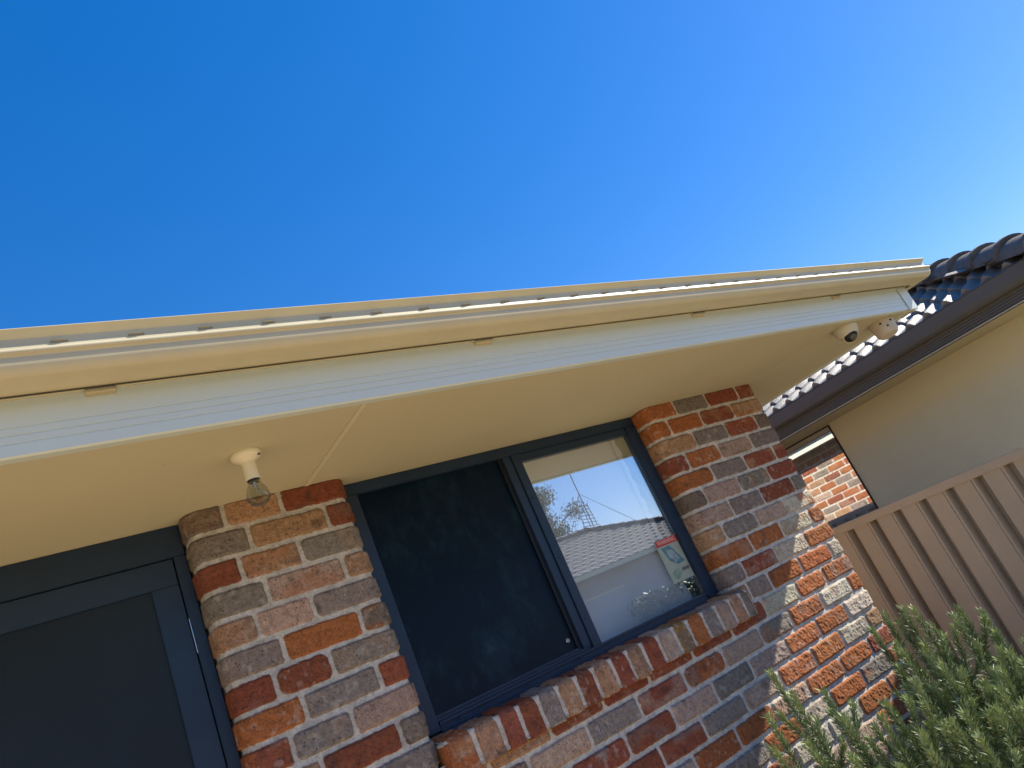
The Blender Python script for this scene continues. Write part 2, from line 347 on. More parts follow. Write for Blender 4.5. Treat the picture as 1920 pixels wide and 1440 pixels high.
def wall_panel(name, segs, sv, zv, rows, mat, parent, seed):
    f, cum = path_fn(segs); S, Z = np.meshgrid(sv, zv); X, Y, NX, NY = f(S)
    H, C = relief(S, Z, rows, seed)
    V = np.stack([X + NX * H, Y + NY * H, Z], -1).reshape(-1, 3); ns = len(sv); nz = len(zv)
    i, j = np.meshgrid(np.arange(ns - 1), np.arange(nz - 1)); a = (j * ns + i).ravel()
    F = np.stack([a, a + ns, a + ns + 1, a + 1], 1)
    return link(name, npmesh(name, V, F, C.reshape(-1, 4)), mat, parent)

PI = math.pi
SOF = -0.017
# explicit rows read from the photograph: face joints (x) and colours, left pier / right pier / below the sill
LP = {0: ([-.432, -.257], 'BTR'), 1: ([-.378, -.129], 'GTR'), 2: ([-.425, -.244], 'RTG'), 3: ([-.373, -.128], 'GPT'), 4: ([-.425, -.259], 'TPG'),
      5: ([-.376, -.131], 'GOB'), 6: ([-.423, -.256], 'RRG'), 7: ([-.368, -.134], 'OGR'), 8: ([-.427, -.249], 'RGP'), 9: ([-.367, -.129], 'TRB'), 10: ([-.425, -.25], 'GPG')}
RP = {0: ([1.631, 1.863, 2.108], 'OGRR'), 1: ([1.535, 1.763, 2.005], 'OORT'), 2: ([1.653, 1.890, 2.130], 'TGRB'), 3: ([1.538, 1.769, 2.015], 'ROPG'),
      4: ([1.652, 1.897, 2.138], 'OGRR'), 5: ([1.537, 1.781, 2.013], 'BPGR'), 6: ([1.654, 1.887, 2.143], 'PGRG'), 7: ([1.537, 1.772, 2.005], 'TGPL'),
      8: ([1.658, 1.897, 2.134], 'OOLO'), 9: ([1.537, 1.772, 2.015], 'GRLO'), 10: ([1.506, 1.654, 1.888, 2.138], 'TGOOL')}
BL = {11: ([-.4, -.13, .1, .347, .580, .811, 1.054, 1.299, 1.541, 1.784, 2.009], 'BGTTRRRRRLOO'),
      12: ([-.26, -.02, .23, .48, .719, .965, 1.197, 1.442, 1.66, 1.903, 2.141], 'ROBPGROPGOLO'),
      13: ([-.38, -.13, .11, .36, .607, .84, 1.077, 1.308, 1.551, 1.791, 2.019], 'GPRORRPGPOOL'),
      14: ([-.25, -.02, .22, .48, .721, .951, 1.193, 1.432, 1.672, 1.898, 2.117], 'OGPRRRGPOOLT'),
      15: ([-.38, -.13, .1, .35, .6, .843, 1.081, 1.31, 1.551, 1.811, 2.048], 'BROGRPOOLOOR'),
      16: ([-.26, -.02, .23, .48, .71, .95, 1.19, 1.42, 1.651, 1.899, 2.14], 'RGTOPRGOLOGO'),
      17: ([-.38, -.13, .11, .36, .6, .84, 1.08, 1.31, 1.55, 1.787, 2.03], 'OPRGORPRLLOO')}
def rnd_rows(k, a, b, shift=0.0, seed=0):
    rg = random.Random(k * 7 + seed); st = a - (0.12 if k % 2 else 0) + shift; j = [a]; x = st + 0.24
    while x < b - 0.05:
        if x > a + 0.04: j.append(x)
        x += 0.24
    j.append(b); return j, ''.join(rg.choice('RRROOOTPGGBP') for _ in j)

# ================================================================ HOUSE
house = empty('brick_house', (0, 0, GZ), 'tumbled red and grey brick house with cream gutter and soffit, navy window and door', 'house')
rb = 0.05; FR = 0.10   # bullnose radius, reveal depth
# left pier ------------------------------------------------------
xl, xr = -0.543, -0.028
segL = [('l', (xl, FR + .06), (xl, rb)), ('a', xl + rb, rb, rb, PI, 1.5 * PI), ('l', (xl + rb, 0), (xr - rb, 0)), ('a', xr - rb, rb, rb, 1.5 * PI, 2 * PI), ('l', (xr, rb), (xr, FR + .06))]
fL, cL = path_fn(segL)
def s_of_L(x): return cL[2] + (x - (xl + rb))
def rowsL(k):
    j, c = LP.get(k, LP[10]); return [-0.004] + [s_of_L(x) for x in j] + [cL[-1] + .004], c
wall_panel('pier', segL, np.arange(0, cL[-1] + .001, .0026), np.arange(-.953, SOF + .003, .0026)[::-1], rowsL, M['brick'], house, 3)
# right pier with the side wall -----------------------------------
xw, xc, rc = 1.426, 2.243, 0.022
segR = [('l', (xw, FR + .06), (xw, rb)), ('a', xw + rb, rb, rb, PI, 1.5 * PI), ('l', (xw + rb, 0), (xc - rc, 0)), ('a', xc - rc, rc, rc, 1.5 * PI, 2 * PI), ('l', (xc, rc), (xc, 1.55))]
fR, cR = path_fn(segR)
def s_of_R(x): return cR[2] + (x - (xw + rb))
def corner_joints(k, base, cend):
    first = cend + (0.225 if k % 2 == 0 else 0.10); j = []; x = first
    while x < cend + 7.2: j.append(x); x += 0.24
    rg = random.Random(k * 3 + 11); return j, ''.join(rg.choice('RRROOTPGGBLT') for _ in j)
def rowsR(k):
    j, c = RP.get(k, RP[9]); cj, cc = corner_joints(k, 0, cR[3])
    return [-0.004] + [s_of_R(x) for x in j] + cj, c + cc
svR = np.concatenate([np.arange(0, cR[4] + .03, .0028), np.arange(cR[4] + .03, cR[-1], .014)])
wall_panel('corner_wall', segR, svR, np.arange(-.953, SOF + .003, .0028)[::-1], rowsR, M['brick'], house, 5)
# wall under the window --------------------------------------------
segB = [('l', (xl, FR + .06), (xl, rb)), ('a', xl + rb, rb, rb, PI, 1.5 * PI), ('l', (xl + rb, 0), (xc - rc, 0)), ('a', xc - rc, rc, rc, 1.5 * PI, 2 * PI), ('l', (xc, rc), (xc, 1.55))]
fB, cB = path_fn(segB)
def rowsB(k):
    if k in BL: j, c = BL[k]; j = [cB[2] + (x - (xl + rb)) for x in j]
    else:
        jj, c = rnd_rows(k, -.55, 2.1); j = [cB[2] + (x - (xl + rb)) for x in jj[1:]]
    cj, cc = corner_joints(k, 0, cB[3]); c = (c + 'RGOTPRGOTP')[:len(j) + 1]
    return [-0.004] + j + cj, c + cc
svB = np.concatenate([np.arange(0, cB[4] + .03, .0031), np.arange(cB[4] + .03, cB[-1], .014)])
wall_panel('wall', segB, svB, np.concatenate([np.arange(-1.80, -.9525, .0031)[::-1]]), rowsB, M['brick'], house, 7)
svB2 = np.concatenate([np.arange(0, cB[4] + .03, .009), np.arange(cB[4] + .03, cB[-1], .02)])
wall_panel('lower_wall', segB, svB2, np.arange(-2.50, -1.797, .009)[::-1], rowsB, M['brick'], house, 8)
# step added to the side wall so the eave shades less mirrored brick
segJ = [('l', (2.2, 1.50), (2.72, 1.50)), ('l', (2.72, 1.50), (2.72, 7.0))]
fJ, cJ = path_fn(segJ)
wall_panel('added_side_wall', segJ, np.arange(0, cJ[-1], .009), np.arange(-2.50, SOF + .003, .009)[::-1], lambda k: rnd_rows(k, -.004, cJ[-1] + .004, 0.07, 6), M['brick'], house, 13)
# wall left of the door
segD = [('l', (-6.0, 0), (-1.50, 0)), ('a', -1.50, rb, rb, 1.5 * PI, 2 * PI), ('l', (-1.45, rb), (-1.45, FR + .06))]
fD, cD = path_fn(segD)
wall_panel('door_side_wall', segD, np.arange(0, cD[-1], .012), np.arange(-2.50, SOF + .003, .012)[::-1], lambda k: rnd_rows(k, -.004, cD[-1] + .004, 0, 4), M['brick'], house, 9)
# brick sill --------------------------------------------------------
sj = [-.028, .070, .165, .243, .323, .408, .489, .570, .655, .735, .813, .897, .985, 1.065, 1.156, 1.238, 1.324, 1.400, 1.450]
sc = 'OTRRGTRTRTRPYOGPTG'
rs = 0.03; yf = -0.034; zt0 = -0.874; zf = -1.001
segS = [('l', (0.12, zt0 + .002), (yf + rs, zt0 - .012)), ('a', yf + rs, zt0 - .012 - rs, rs, PI / 2, PI), ('l', (yf, zt0 - .012 - rs), (yf, zf + .004)), ('a', yf + .004, zf + .004, .004, PI, 1.5 * PI), ('l', (yf + .004, zf), (.02, zf))]
fS, cS = path_fn(segS)
A, B = np.meshgrid(np.arange(sj[0] - .0, 1.455, .0026), np.concatenate([np.arange(0, cS[-1], .0026)]))
H, C = relief(A, B, lambda k: (sj, sc), 21, single=True, zr=(-.02, cS[-1] + .02))
yy, zz, ny, nz_ = fS(B)
# outward direction of this path is on the left of travel for the lines
seg_line = (B < cS[1]) | ((B >= cS[2]) & (B < cS[3])) | (B >= cS[4])
ny = np.where(seg_line, -ny, ny); nz_ = np.where(seg_line, -nz_, nz_)
ny = np.where(B < cS[1], 0, ny); nz_ = np.where(B < cS[1], 1, nz_)
ny = np.where((B >= cS[2]) & (B < cS[3]), -1, ny); nz_ = np.where((B >= cS[2]) & (B < cS[3]), 0, nz_)
ny = np.where(B >= cS[4], 0, ny); nz_ = np.where(B >= cS[4], -1, nz_)
V = np.stack([A, yy + ny * H, zz + nz_ * H], -1).reshape(-1, 3); na = A.shape[1]; nb_ = A.shape[0]
ii, jj = np.meshgrid(np.arange(na - 1), np.arange(nb_ - 1)); q = (jj * na + ii).ravel()
sill = link('brick_sill', npmesh('brick_sill', V, np.stack([q, q + na, q + na + 1, q + 1], 1), C.reshape(-1, 4)), M['brick'], house)
core = box('sill_bed', (-.031, yf + .0087, zf + .0087), (1.4565, .12, zt0 - .020), None, sill, .004)
def paint(o, c, a=0.0):
    at = o.data.attributes.new('Col', 'FLOAT_COLOR', 'POINT'); at.data.foreach_set('color', np.tile(np.array([*c, a], dtype=np.float32), len(o.data.vertices)))
    o.data.materials.append(M['brick'])
paint(core, MORTAR)
for x0_, x1_, c_ in ((-.0325, .0, 'O'), (1.440, 1.4495, 'T')):
    e_ = box('sill_end', (x0_, yf + .003, zf + .004), (x1_, .10, zt0 - .028), None, sill, .004); paint(e_, PAL[c_], 1.0)
# house core that closes walls behind the facing (keeps daylight out of the rooms)
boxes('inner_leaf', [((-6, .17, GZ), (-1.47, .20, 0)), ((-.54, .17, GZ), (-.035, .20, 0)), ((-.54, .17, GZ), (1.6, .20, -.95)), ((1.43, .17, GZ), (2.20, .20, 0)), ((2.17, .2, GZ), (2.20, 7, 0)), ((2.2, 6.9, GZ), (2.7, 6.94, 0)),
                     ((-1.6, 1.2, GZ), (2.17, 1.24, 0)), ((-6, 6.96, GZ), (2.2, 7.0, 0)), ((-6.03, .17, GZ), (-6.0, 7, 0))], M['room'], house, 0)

# soffit -------------------------------------------------------------
EX, EY = 2.965, -0.606
sof = boxes('soffit', [((-6, EY + .032, SOF), (2.250, .16, SOF + .008)), ((2.254, EY + .032, SOF), (EX - .030, 7, SOF + .008))], M['soffit'], house, 0)
box('joint_strip', (-.171, EY + .034, SOF - .0035), (-.155, .0, SOF + .002), M['strip'], sof, .001)
box('joint_strip', (-2.6, EY + .034, SOF - .0035), (-2.584, .0, SOF + .002), M['strip'], sof, .001)
boxes('joint_strip', [((2.247, EY + .034, SOF - .0015), (2.257, 0, SOF + .002))], M['strip'], sof, .0005)
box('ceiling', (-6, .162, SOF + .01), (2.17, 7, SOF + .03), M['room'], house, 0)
# fascia with ribs and the folded bottom return
fp = [(-.034, -.014), (-.032, -.022), (-.006, -.024), (.0, -.021)]
z = -.021
for r0 in (.004, .022, .040):
    fp += [(.0, r0), (-.0022, r0 + .0012), (-.0022, r0 + .003), (0, r0 + .0042)]
fp += [(.0, .19), (-.02, .19)]
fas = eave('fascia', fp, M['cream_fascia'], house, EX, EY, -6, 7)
# corner cover
V, F = sweep_grid([[(2.873, EY - d, z), (EX + d, EY - d, z), (EX + d, EY + .09, z)] for d, z in [(-.02, -.0265), (.0025, -.026), (.0035, -.02), (.0035, .10)]])
link('corner_cover', npmesh('corner_cover', V, F, smooth=False), M['cream_fascia'], fas)
# gutter: flat bottom, belly, rolled bead, slotted strip, folded lip
gp = [(.0, .200), (.001, .104)]
gp += [(.060, .0985), (.074, .0995)]
for a in np.linspace(-80, 12, 14): gp.append((.082 + .034 * math.cos(R_(a)) ** 0.9 - .002, .1315 + .0325 * math.sin(R_(a))))
gp += [(.1165, .1425)]
for a in np.linspace(-50, 150, 12): gp.append((.1155 + .0065 * math.cos(R_(a)), .1485 + .0065 * math.sin(R_(a))))
gp += [(.1060, .1600), (.1060, .1840), (.1175, .1985), (.1195, .2005), (.117, .203), (.104, .2025), (.100, .190), (.100, .165), (.08, .13), (.06, .112), (.006, .115), (.006, .196)]
gut = eave('gutter', gp, M['cream'], house, EX, EY, -6, 7, smooth=True)
for i, x in enumerate([-1.13, -.982, -.837, -.692, -.547, -.401, -.255, -.111, .035, .175, .317, .458, .598, .737, .88, 1.024, 1.166, 1.311, 1.456, 1.60, 1.745, 1.89, 2.035, 2.18, 2.325, 2.47, 2.615, 2.76, 2.905]):
    # pressed overflow hood over a darker box standing in for the shaded opening
    bm = bmesh.new(); n_ = 10
    top = []; rim = []
    for k in range(n_ + 1):
        t = PI * k / n_; top.append(bm.verts.new((x + .019 * math.cos(t), EY - .1062, .1705 + .007 * math.sin(t)))); rim.append(bm.verts.new((x + .016 * math.cos(t), EY - .1062 - .0035 * math.sin(t) - .0004, .1705 + .003 * math.sin(t))))
    for k in range(n_): bm.faces.new((top[k], top[k + 1], rim[k + 1], rim[k]))
    hd = link('overflow_slot', bm_mesh('overflow_slot', bm), M['cream'], gut, True)
    box('slot_shade', (x - .016, EY - .1066, .1672), (x + .016, EY - .1055, .1715), M['slot'], hd, 0)
for x0, x1 in [(-.798, -.739), (.228, .290), (1.240, 1.307), (2.25, 2.31)]:
    boxes('gutter_bracket', [((x0, EY - .012, .0945), (x1, EY - .0006, .1035)), ((x0, EY - .003, .088), (x1, EY - .0006, .097))], M['cream'], gut, .0008)
    box('bracket_gap_shade', (x0 - .002, EY - .020, .1005), (x1 + .001, EY - .0125, .1025), M['slate'], gut, 0)  # dark strip standing in for the shade above the bracket

# tiled roofs --------------------------------------------------------
def tile_face(name, O, du, dup, width, nrow, period, expo, pitch, amp, thick, clip, mat, parent, spp=8):
    """O corner of the eave, du unit vector along the eave, dup horizontal unit vector up the slope; clip(u, v) -> keep (v horizontal run)."""
    O = Vector(O); du = Vector(du); dup = Vector(dup); up = Vector((0, 0, 1)); n = (up * math.cos(pitch) - dup * math.sin(pitch))
    nc = int(width / period * spp); V = []; F = []
    u = np.arange(nc + 1) * period / spp
    ph = (u / period) % 1.0
    prof = amp * (np.clip(np.sin(2 * np.pi * ph), -0.35, 1) + .35) / 1.35
    O_ = np.array(O); DU = np.array(du); DUP = np.array(dup); Nn = np.array(n); SL = np.array(dup * math.cos(pitch) + up * math.sin(pitch))
    rg = np.random.RandomState(3)
    for r in range(nrow):
        jit = (rg.rand(nc // spp + 2) - .5) * .004; jz = jit[(np.arange(nc + 1) // spp)]
        s0 = r * expo; s1 = (r + 1) * expo + .01; base = len(V)
        lines = [(s0 + .012, prof * .15 - .006), (s0, prof * .55 + thick * .1), (s0 + .001, prof + thick - .003), (s0 + .008, prof + thick), (s1, prof)]
        for L_i, (s, h) in enumerate(lines):
            P = O_ + np.outer(u, DU) + SL * s + np.outer(h + jz * (L_i > 0), Nn); V.extend(P.tolist())
        for L_ in range(4):
            for c in range(nc):
                if clip(u[c] + period / spp / 2, s0 * math.cos(pitch)):
                    a = base + L_ * (nc + 1) + c; F.append((a, a + 1, a + nc + 2, a + nc + 1))
    me = npmesh(name, V, F, smooth=True); me.set_sharp_from_angle(angle=R_(38)); return link(name, me, mat, parent)
def caps(name, P0, P1, rad, expo, mat, parent, flat=.75):
    P0 = Vector(P0); P1 = Vector(P1); d = (P1 - P0); L = d.length; d.normalize(); side = d.cross(Vector((0, 0, 1))).normalized(); up = side.cross(d).normalized()
    V = []; F = []; n = int(L / expo); sg = 12
    for i in range(n):
        b = len(V)
        for s, rr, oz in ((i * expo, rad * .86, 0.0), (i * expo - .001, rad * 1.08, .010), (i * expo + .035, rad * 1.08, .010), (i * expo + .045, rad, .004), ((i + 1) * expo + .05, rad * .92, -.006)):
            for k in range(sg + 1):
                t = PI * k / sg; p = P0 + d * s + side * (rr * math.cos(t)) + up * (rr * math.sin(t) * flat + oz); V.append(tuple(p))
        for L_ in range(4):
            for k in range(sg): a = b + L_ * (sg + 1) + k; F.append((a, a + 1, a + sg + 2, a + sg + 1))
    me = npmesh(name, V, F, smooth=True); me.set_sharp_from_angle(angle=R_(35)); o = link(name, me, mat, parent)
    bm = bmesh.new(); q = [P0 + d * .02 + side * (rad * .95 * math.cos(PI * k / sg)) + up * (rad * .95 * math.sin(PI * k / sg) * flat) for k in range(sg + 1)]
    q += [P0 + d * .02 + side * (-rad * .95) - up * .12, P0 + d * .02 + side * (rad * .95) - up * .12]
    bm.faces.new([bm.verts.new(p) for p in q]); link('cap_mortar', bm_mesh('cap_mortar', bm), mat, o)
    return o
PT = math.atan(.404)
ex, ey, ez = 2.99, -.63, .118     # tile eave corner of our roof
rf = tile_face('roof', (ex, ey, ez), (-1, 0, 0), (0, 1, 0), 9.0, 14, .30, .33, PT, .028, .016, lambda u, v: v < u + .1, M['terracotta'], house)
tile_face('roof_side', (ex, 7.0, ez), (0, -1, 0), (-1, 0, 0), 7.66, 14, .30, .33, PT, .028, .016, lambda u, v: v < (7.66 - u) + .1, M['terracotta'], rf, 6)
caps('hip_cap', (ex - .16, ey + .16, ez + .09), (ex - 4.2, ey + 4.2, ez + 4.2 * .404 + .03), .105, .34, M['terracotta'], rf)
boxes('roof_deck', [], M['room'], rf) if False else None
V = [(-6, ey, ez - .02), (ex, ey, ez - .02), (ex - 4, ey + 4, ez - .02 + 1.616), (-6, ey + 4, ez - .02 + 1.616), (ex, 7, ez - .02), (ex - 4, 7, ez - .02 + 1.616)]
link('roof_sarking', npmesh('roof_sarking', V, [(0, 1, 2, 3), (1, 4, 5, 2)], smooth=False), M['room'], rf)

# window -------------------------------------------------------------
wy = .088     # frame front
win = boxes('window_frame', [((-.026, wy, -.060), (1.424, wy + .06, SOF - .001)), ((-.026, wy, -.868), (.031, wy + .06, -.0605)), ((1.357, wy + .0005, -.8655), (1.424, wy + .06, -.0605)),
                       ((.033, wy + .004, -.874), (1.3565, wy + .06, -.852)), ((.033, wy - .006, -.8835), (1.424, wy + .006, -.8745))], M['navy'], house, .0025)
boxes('sill_track', [((.033, wy - .002, -.8515), (1.356, wy + .050, -.842)), ((.033, wy + .008, -.8415), (.70, wy + .05, -.832)), ((.033, wy + .014, -.8315), (.70, wy + .05, -.822))], M['navy'], win, .0012)
box('track_groove', (.034, wy + .0005, -.8522), (1.355, wy + .02, -.8513), M['navy_dark'], win, 0)
boxes('mullion', [((.700, wy - .004, -.842), (.742, wy + .05, -.0605)), ((.660, wy + .002, -.832), (.6985, wy + .05, -.0605))], M['navy'], win, .002)
box('rubber_seal', (.643, wy + .012, -.822), (.6598, wy + .05, -.0605), M['navy_dark'], win, 0)
boxes('glazing_bead', [((.7425, wy + .006, -.0925), (1.3565, wy + .04, -.0605)), ((.7425, wy + .006, -.842), (.7485, wy + .04, -.0925))], M['navy'], win, .001)
box('fly_screen', (.0312, wy + .020, -.8218), (.6428, wy + .022, -.0606), M['screen'], win, 0)
box('window_glass', (.744, wy + .018, -.8415), (1.3568, wy + .0215, -.0926), M['glass'], win, 0)
lathe('lock_knob', [(0.0, -.006), (.007, -.006), (.009, -.004), (.009, .001), (.0, .001)], (.618, wy + .0195, -.785), (0, 1, 0), M['steel'], win, 20)
for sx_, sz_ in [(.716, -.25), (.716, -.50), (.716, -.74), (.10, -.856), (.38, -.856), (.62, -.856)]:
    box('screw', (sx_ - .0035, wy - .0055, sz_ - .0035), (sx_ + .0035, wy - .003, sz_ + .0035), M['navy_dark'], win, .001)
# blind inside the fixed pane with a scalloped right edge, and its cord
bl = []; zb = np.linspace(-.86, -.03, 120); xe = 1.296 + .011 * np.abs(np.sin((zb + .03) / .083 * np.pi)) 
V = []; F = []
for i, (z, x) in enumerate(zip(zb, xe)): V += [(.72, .126, z), (x, .126, z)]
for i in range(len(zb) - 1): F.append((2 * i, 2 * i + 1, 2 * i + 3, 2 * i + 2))
bo = link('window_blind', npmesh('window_blind', V, F, smooth=False), M['blind'], win)
box('blind_roll', (.72, .152, -.100), (1.40, .20, -.03), M['sheer'], win, .01)
box('blind_edge', (1.28, .150, -.87), (1.42, .154, -.03), M['sheer'], win, 0)
bm = bmesh.new(); tube(bm, [(1.262, .118, -.06), (1.263, .117, -.5), (1.262, .118, -.80)], .0017, 6); link('blind_cord', bm_mesh('blind_cord', bm), M['navy_dark'], win)

# warning sticker on the glass ---------------------------------------
gy = wy + .0178
st = box('warning_sticker', (1.224, gy - .0006, -.760), (1.3565, gy, -.573), M['card_white'], win, 0)
st['label'] = 'small rectangular warning sticker with red header at the corner of the pane'
box('sticker_header', (1.226, gy - .0012, -.602), (1.3565, gy - .0007, -.575), M['card_red'], st, 0)
def text_mesh(s, size, loc, mat, parent, name):
    cu = bpy.data.curves.new('t', 'FONT'); cu.body = s; cu.size = size; cu.align_x = 'CENTER'; cu.align_y = 'CENTER'; cu.extrude = .0002; cu.offset = .0
    o = bpy.data.objects.new('t', cu); dg = bpy.context.evaluated_depsgraph_get(); col.objects.link(o); bpy.context.view_layer.update(); dg = bpy.context.evaluated_depsgraph_get()
    me = bpy.data.meshes.new_from_object(o.evaluated_get(dg)); bpy.data.objects.remove(o)
    me.transform(Matrix.Translation(loc) @ Matrix.Rotation(R_(90), 4, 'X') @ Matrix.Scale(.92, 4, (1, 0, 0)))
    return link(name, me, mat, parent)
text_mesh('WARNING', .0255, (1.2915, gy - .0016, -.588), M['card_pink'], st, 'sticker_lettering')
def poly(name, pts, y, mat, parent):
    V = [(x, y, z) for x, z in pts] + [(x, y + .0004, z) for x, z in pts]; n = len(pts); bm = bmesh.new(); vs = [bm.verts.new(v) for v in V]
    bm.faces.new(vs[:n]); bm.faces.new(vs[n:][::-1]); [bm.faces.new((vs[i], vs[(i + 1) % n], vs[n + (i + 1) % n], vs[n + i])) for i in range(n)]
    return link(name, bm_mesh(name, bm), mat, parent)
poly('sticker_picture', [(1.242, -.609), (1.298, -.609), (1.345, -.689), (1.300, -.693), (1.262, -.668)], gy - .0011, M['card_teal'], st)
poly('sticker_picture', [(1.262, -.620), (1.300, -.628), (1.322, -.672), (1.292, -.684), (1.268, -.655)], gy - .0016, M['card_pale'], st)
poly('sticker_picture', [(1.246, -.718), (1.285, -.705), (1.297, -.735), (1.262, -.752), (1.243, -.742)], gy - .0011, M['card_green'], st)
bm = bmesh.new()
for i in range(6): add_box(bm, (1.306 + i * .0075, gy - .0012, -.727 + (i % 2) * .003), (1.3105 + i * .0075, gy - .0007, -.713 + (i % 3) * .001))
link('sticker_print', bm_mesh('sticker_print', bm), M['card_ink'], st)

# door ----------------------------------------------------------------
dy = .088
door = boxes('door_frame', [((-1.448, dy, -.112), (-.545, dy + .06, SOF - .001)), ((-.578, dy + .0005, GZ), (-.545, dy + .06, -.1125)), ((-1.448, dy + .0005, GZ), (-1.415, dy + .06, -.1125))], M['navy'], house, .002)
sd = boxes('screen_door', [((-1.411, dy + .006, -.193), (-.5815, dy + .036, -.1145)), ((-.655, dy + .006, GZ + .02), (-.5815, dy + .036, -.1935)), ((-1.411, dy + .006, GZ + .02), (-1.338, dy + .036, -.1935)), ((-1.338, dy + .006, GZ + .02), (-.655, dy + .036, GZ + .12)), ((-1.338, dy + .006, -1.45), (-.655, dy + .036, -1.35))], M['navy'], house, .002)
box('door_mesh', (-1.338, dy + .014, GZ + .12), (-.655, dy + .018, -.1935), M['door_mesh'], sd, 0)
bm = bmesh.new(); tube(bm, [(-.5795, dy - .002, -.40), (-.5795, dy - .002, -.30)], .0015, 6); link('hinge', bm_mesh('hinge', bm), M['steel'], sd)
boxes('handle', [((-1.40, dy - .01, -1.42), (-1.36, dy + .006, -1.26)), ((-1.40, dy - .05, -1.33), (-1.28, dy - .035, -1.315))], M['steel'], sd, .003)
box('door_gap_shade', (-1.415, dy + .045, GZ), (-.578, dy + .05, -.112), M['navy_dark'], house, 0)  # dark sheet standing in for the shade round the screen door

# ================================================================ things on the soffit
# bare bulb on a batten holder
lx, ly = -.437, -.372
lamp = empty('batten_lamp', (lx, ly, SOF), 'bare clear bulb in a cream batten holder on the soffit left of the joint strip', 'light fitting')
ax = (0, 0, -1)
lathe('lamp_base', [(0, 0), (.039, 0), (.0405, .003), (.040, .010), (.036, .016), (.026, .021), (.020, .026), (0, .026)], (lx, ly, SOF), ax, M['plastic'], lamp)
lathe('lamp_holder', [(0, .024), (.0185, .024), (.0178, .03), (.0185, .060), (.0195, .072), (.0195, .077), (.017, .077), (.017, .072), (0, .072)], (lx, ly, SOF), ax, M['plastic'], lamp)
box('holder_screw', (lx + .022, ly - .030, SOF - .0185), (lx + .030, ly - .022, SOF - .0175), M['black'], lamp, 0)
lathe('bulb_collar', [(0, .074), (.0150, .074), (.0155, .080), (.0140, .083), (0, .083)], (lx, ly, SOF), ax, M['black'], lamp)
lathe('bulb', [(.0135, .077), (.0150, .084), (.0190, .092), (.0245, .101), (.0285, .111), (.0298, .121), (.0280, .132), (.0225, .141), (.0150, .1465), (.0070, .1490), (0, .1495)], (lx, ly, SOF), ax, M['bulb'], lamp, 48)
bm = bmesh.new()
for sg in (-1, 1): tube(bm, [(lx, ly + .003 * sg, SOF - .082), (lx + .002, ly + .005 * sg, SOF - .100), (lx + .004, ly + .012 * sg, SOF - .114)], .0010, 6)
tube(bm, [(lx + .004 + .004 * math.sin(t * 2), ly + .011 * math.cos(t), SOF - .116 + .003 * math.sin(t * 5)) for t in np.linspace(0, PI, 14)], .0010, 5)
tube(bm, [(lx, ly, SOF - .080), (lx, ly, SOF - .101)], [.005, .003], 8)
link('filament', bm_mesh('filament', bm), M['steel'], lamp)
# dome camera
dx, dyy = 2.375, -.515
dome = empty('dome_camera', (dx, dyy, SOF), 'cream dome security camera with dark lens window, under the right end of the soffit', 'security camera')
lathe('camera_body', [(0, 0), (.056, 0), (.058, .003), (.058, .018), (.055, .026), (.052, .040), (.046, .050), (.036, .056), (0, .057)], (dx, dyy, SOF), ax, M['cam_plastic'], dome)
axd = Vector((-.45, -.55, -.72)).normalized(); oc = Vector((dx, dyy, SOF - .036))
lathe('lens_ring', [(.037, .020), (.040, .022), (.040, .028), (.035, .030), (.034, .024)], oc, axd, M['cam_plastic'], dome)
lathe('lens_window', [(.035, .024), (.033, .032), (.027, .041), (.017, .047), (0, .050)], oc, axd, M['black'], dome)
lathe('lens', [(.015, .046), (.016, .0495), (.0125, .0515), (0, .0505)], oc, axd, M['slate'], dome)
# second round housing beside it
bx, by = 2.755, -.500
sn = empty('round_sensor', (bx, by, SOF), 'small pinkish cream round sensor housing right of the dome camera, at the soffit corner', 'sensor')
lathe('sensor_body', [(0, 0), (.060, 0), (.062, .004), (.061, .022), (.057, .050), (.053, .074), (.044, .086), (.0, .088)], (bx, by, SOF), (-.12, -.12, -1), M['white_plastic'], sn)
for a, h in ((200, .022), (225, .046), (252, .024)):
    c_ = Vector((bx - .004 + .0605 * math.cos(R_(a)), by - .004 + .0605 * math.sin(R_(a)), SOF - h)); box('screw_hole', c_ - Vector((.004, .004, .004)), c_ + Vector((.004, .004, .004)), M['black'], sn, .001)

# ================================================================ boundary fence along y
FX = 3.15
fence = empty('steel_fence', (FX, 0, GZ), 'tan ribbed steel boundary fence running back past the corner of the brick house', 'fence')
pitch = .1635; y0 = .488 - pitch * 11
yv = []; 
for i in range(46):
    b = y0 + pitch * i
    yv += [(b - .004, .0), (b + .000, -.065), (b + .042, -.065), (b + .048, .0), (b + .060, .0), (b + .063, -.006), (b + .066, .0), (b + .10, .0)]
V, F = sweep_grid([[(FX - .014 - d, y, z) for y, d in yv] for z in (GZ + .02, -.880)])
link('fence_sheet', npmesh('fence_sheet', V, F, smooth=False), M['fence'], fence)
V2 = [(x + .03, y, z) for x, y, z in V]
box('top_rail', (FX - .034, y0 - .1, -.897), (FX + .056, y0 + pitch * 46, -.850), M['fence'], fence, .003)
box('bottom_rail', (FX - .020, y0 - .1, GZ), (FX + .030, y0 + pitch * 46, GZ + .05), M['fence'], fence, .003)
for i in (0, 15, 30, 45): box('fence_post', (FX - .001, y0 + pitch * i - .12, GZ), (FX + .04, y0 + pitch * i - .055, -.851), M['fence'], fence, .002)

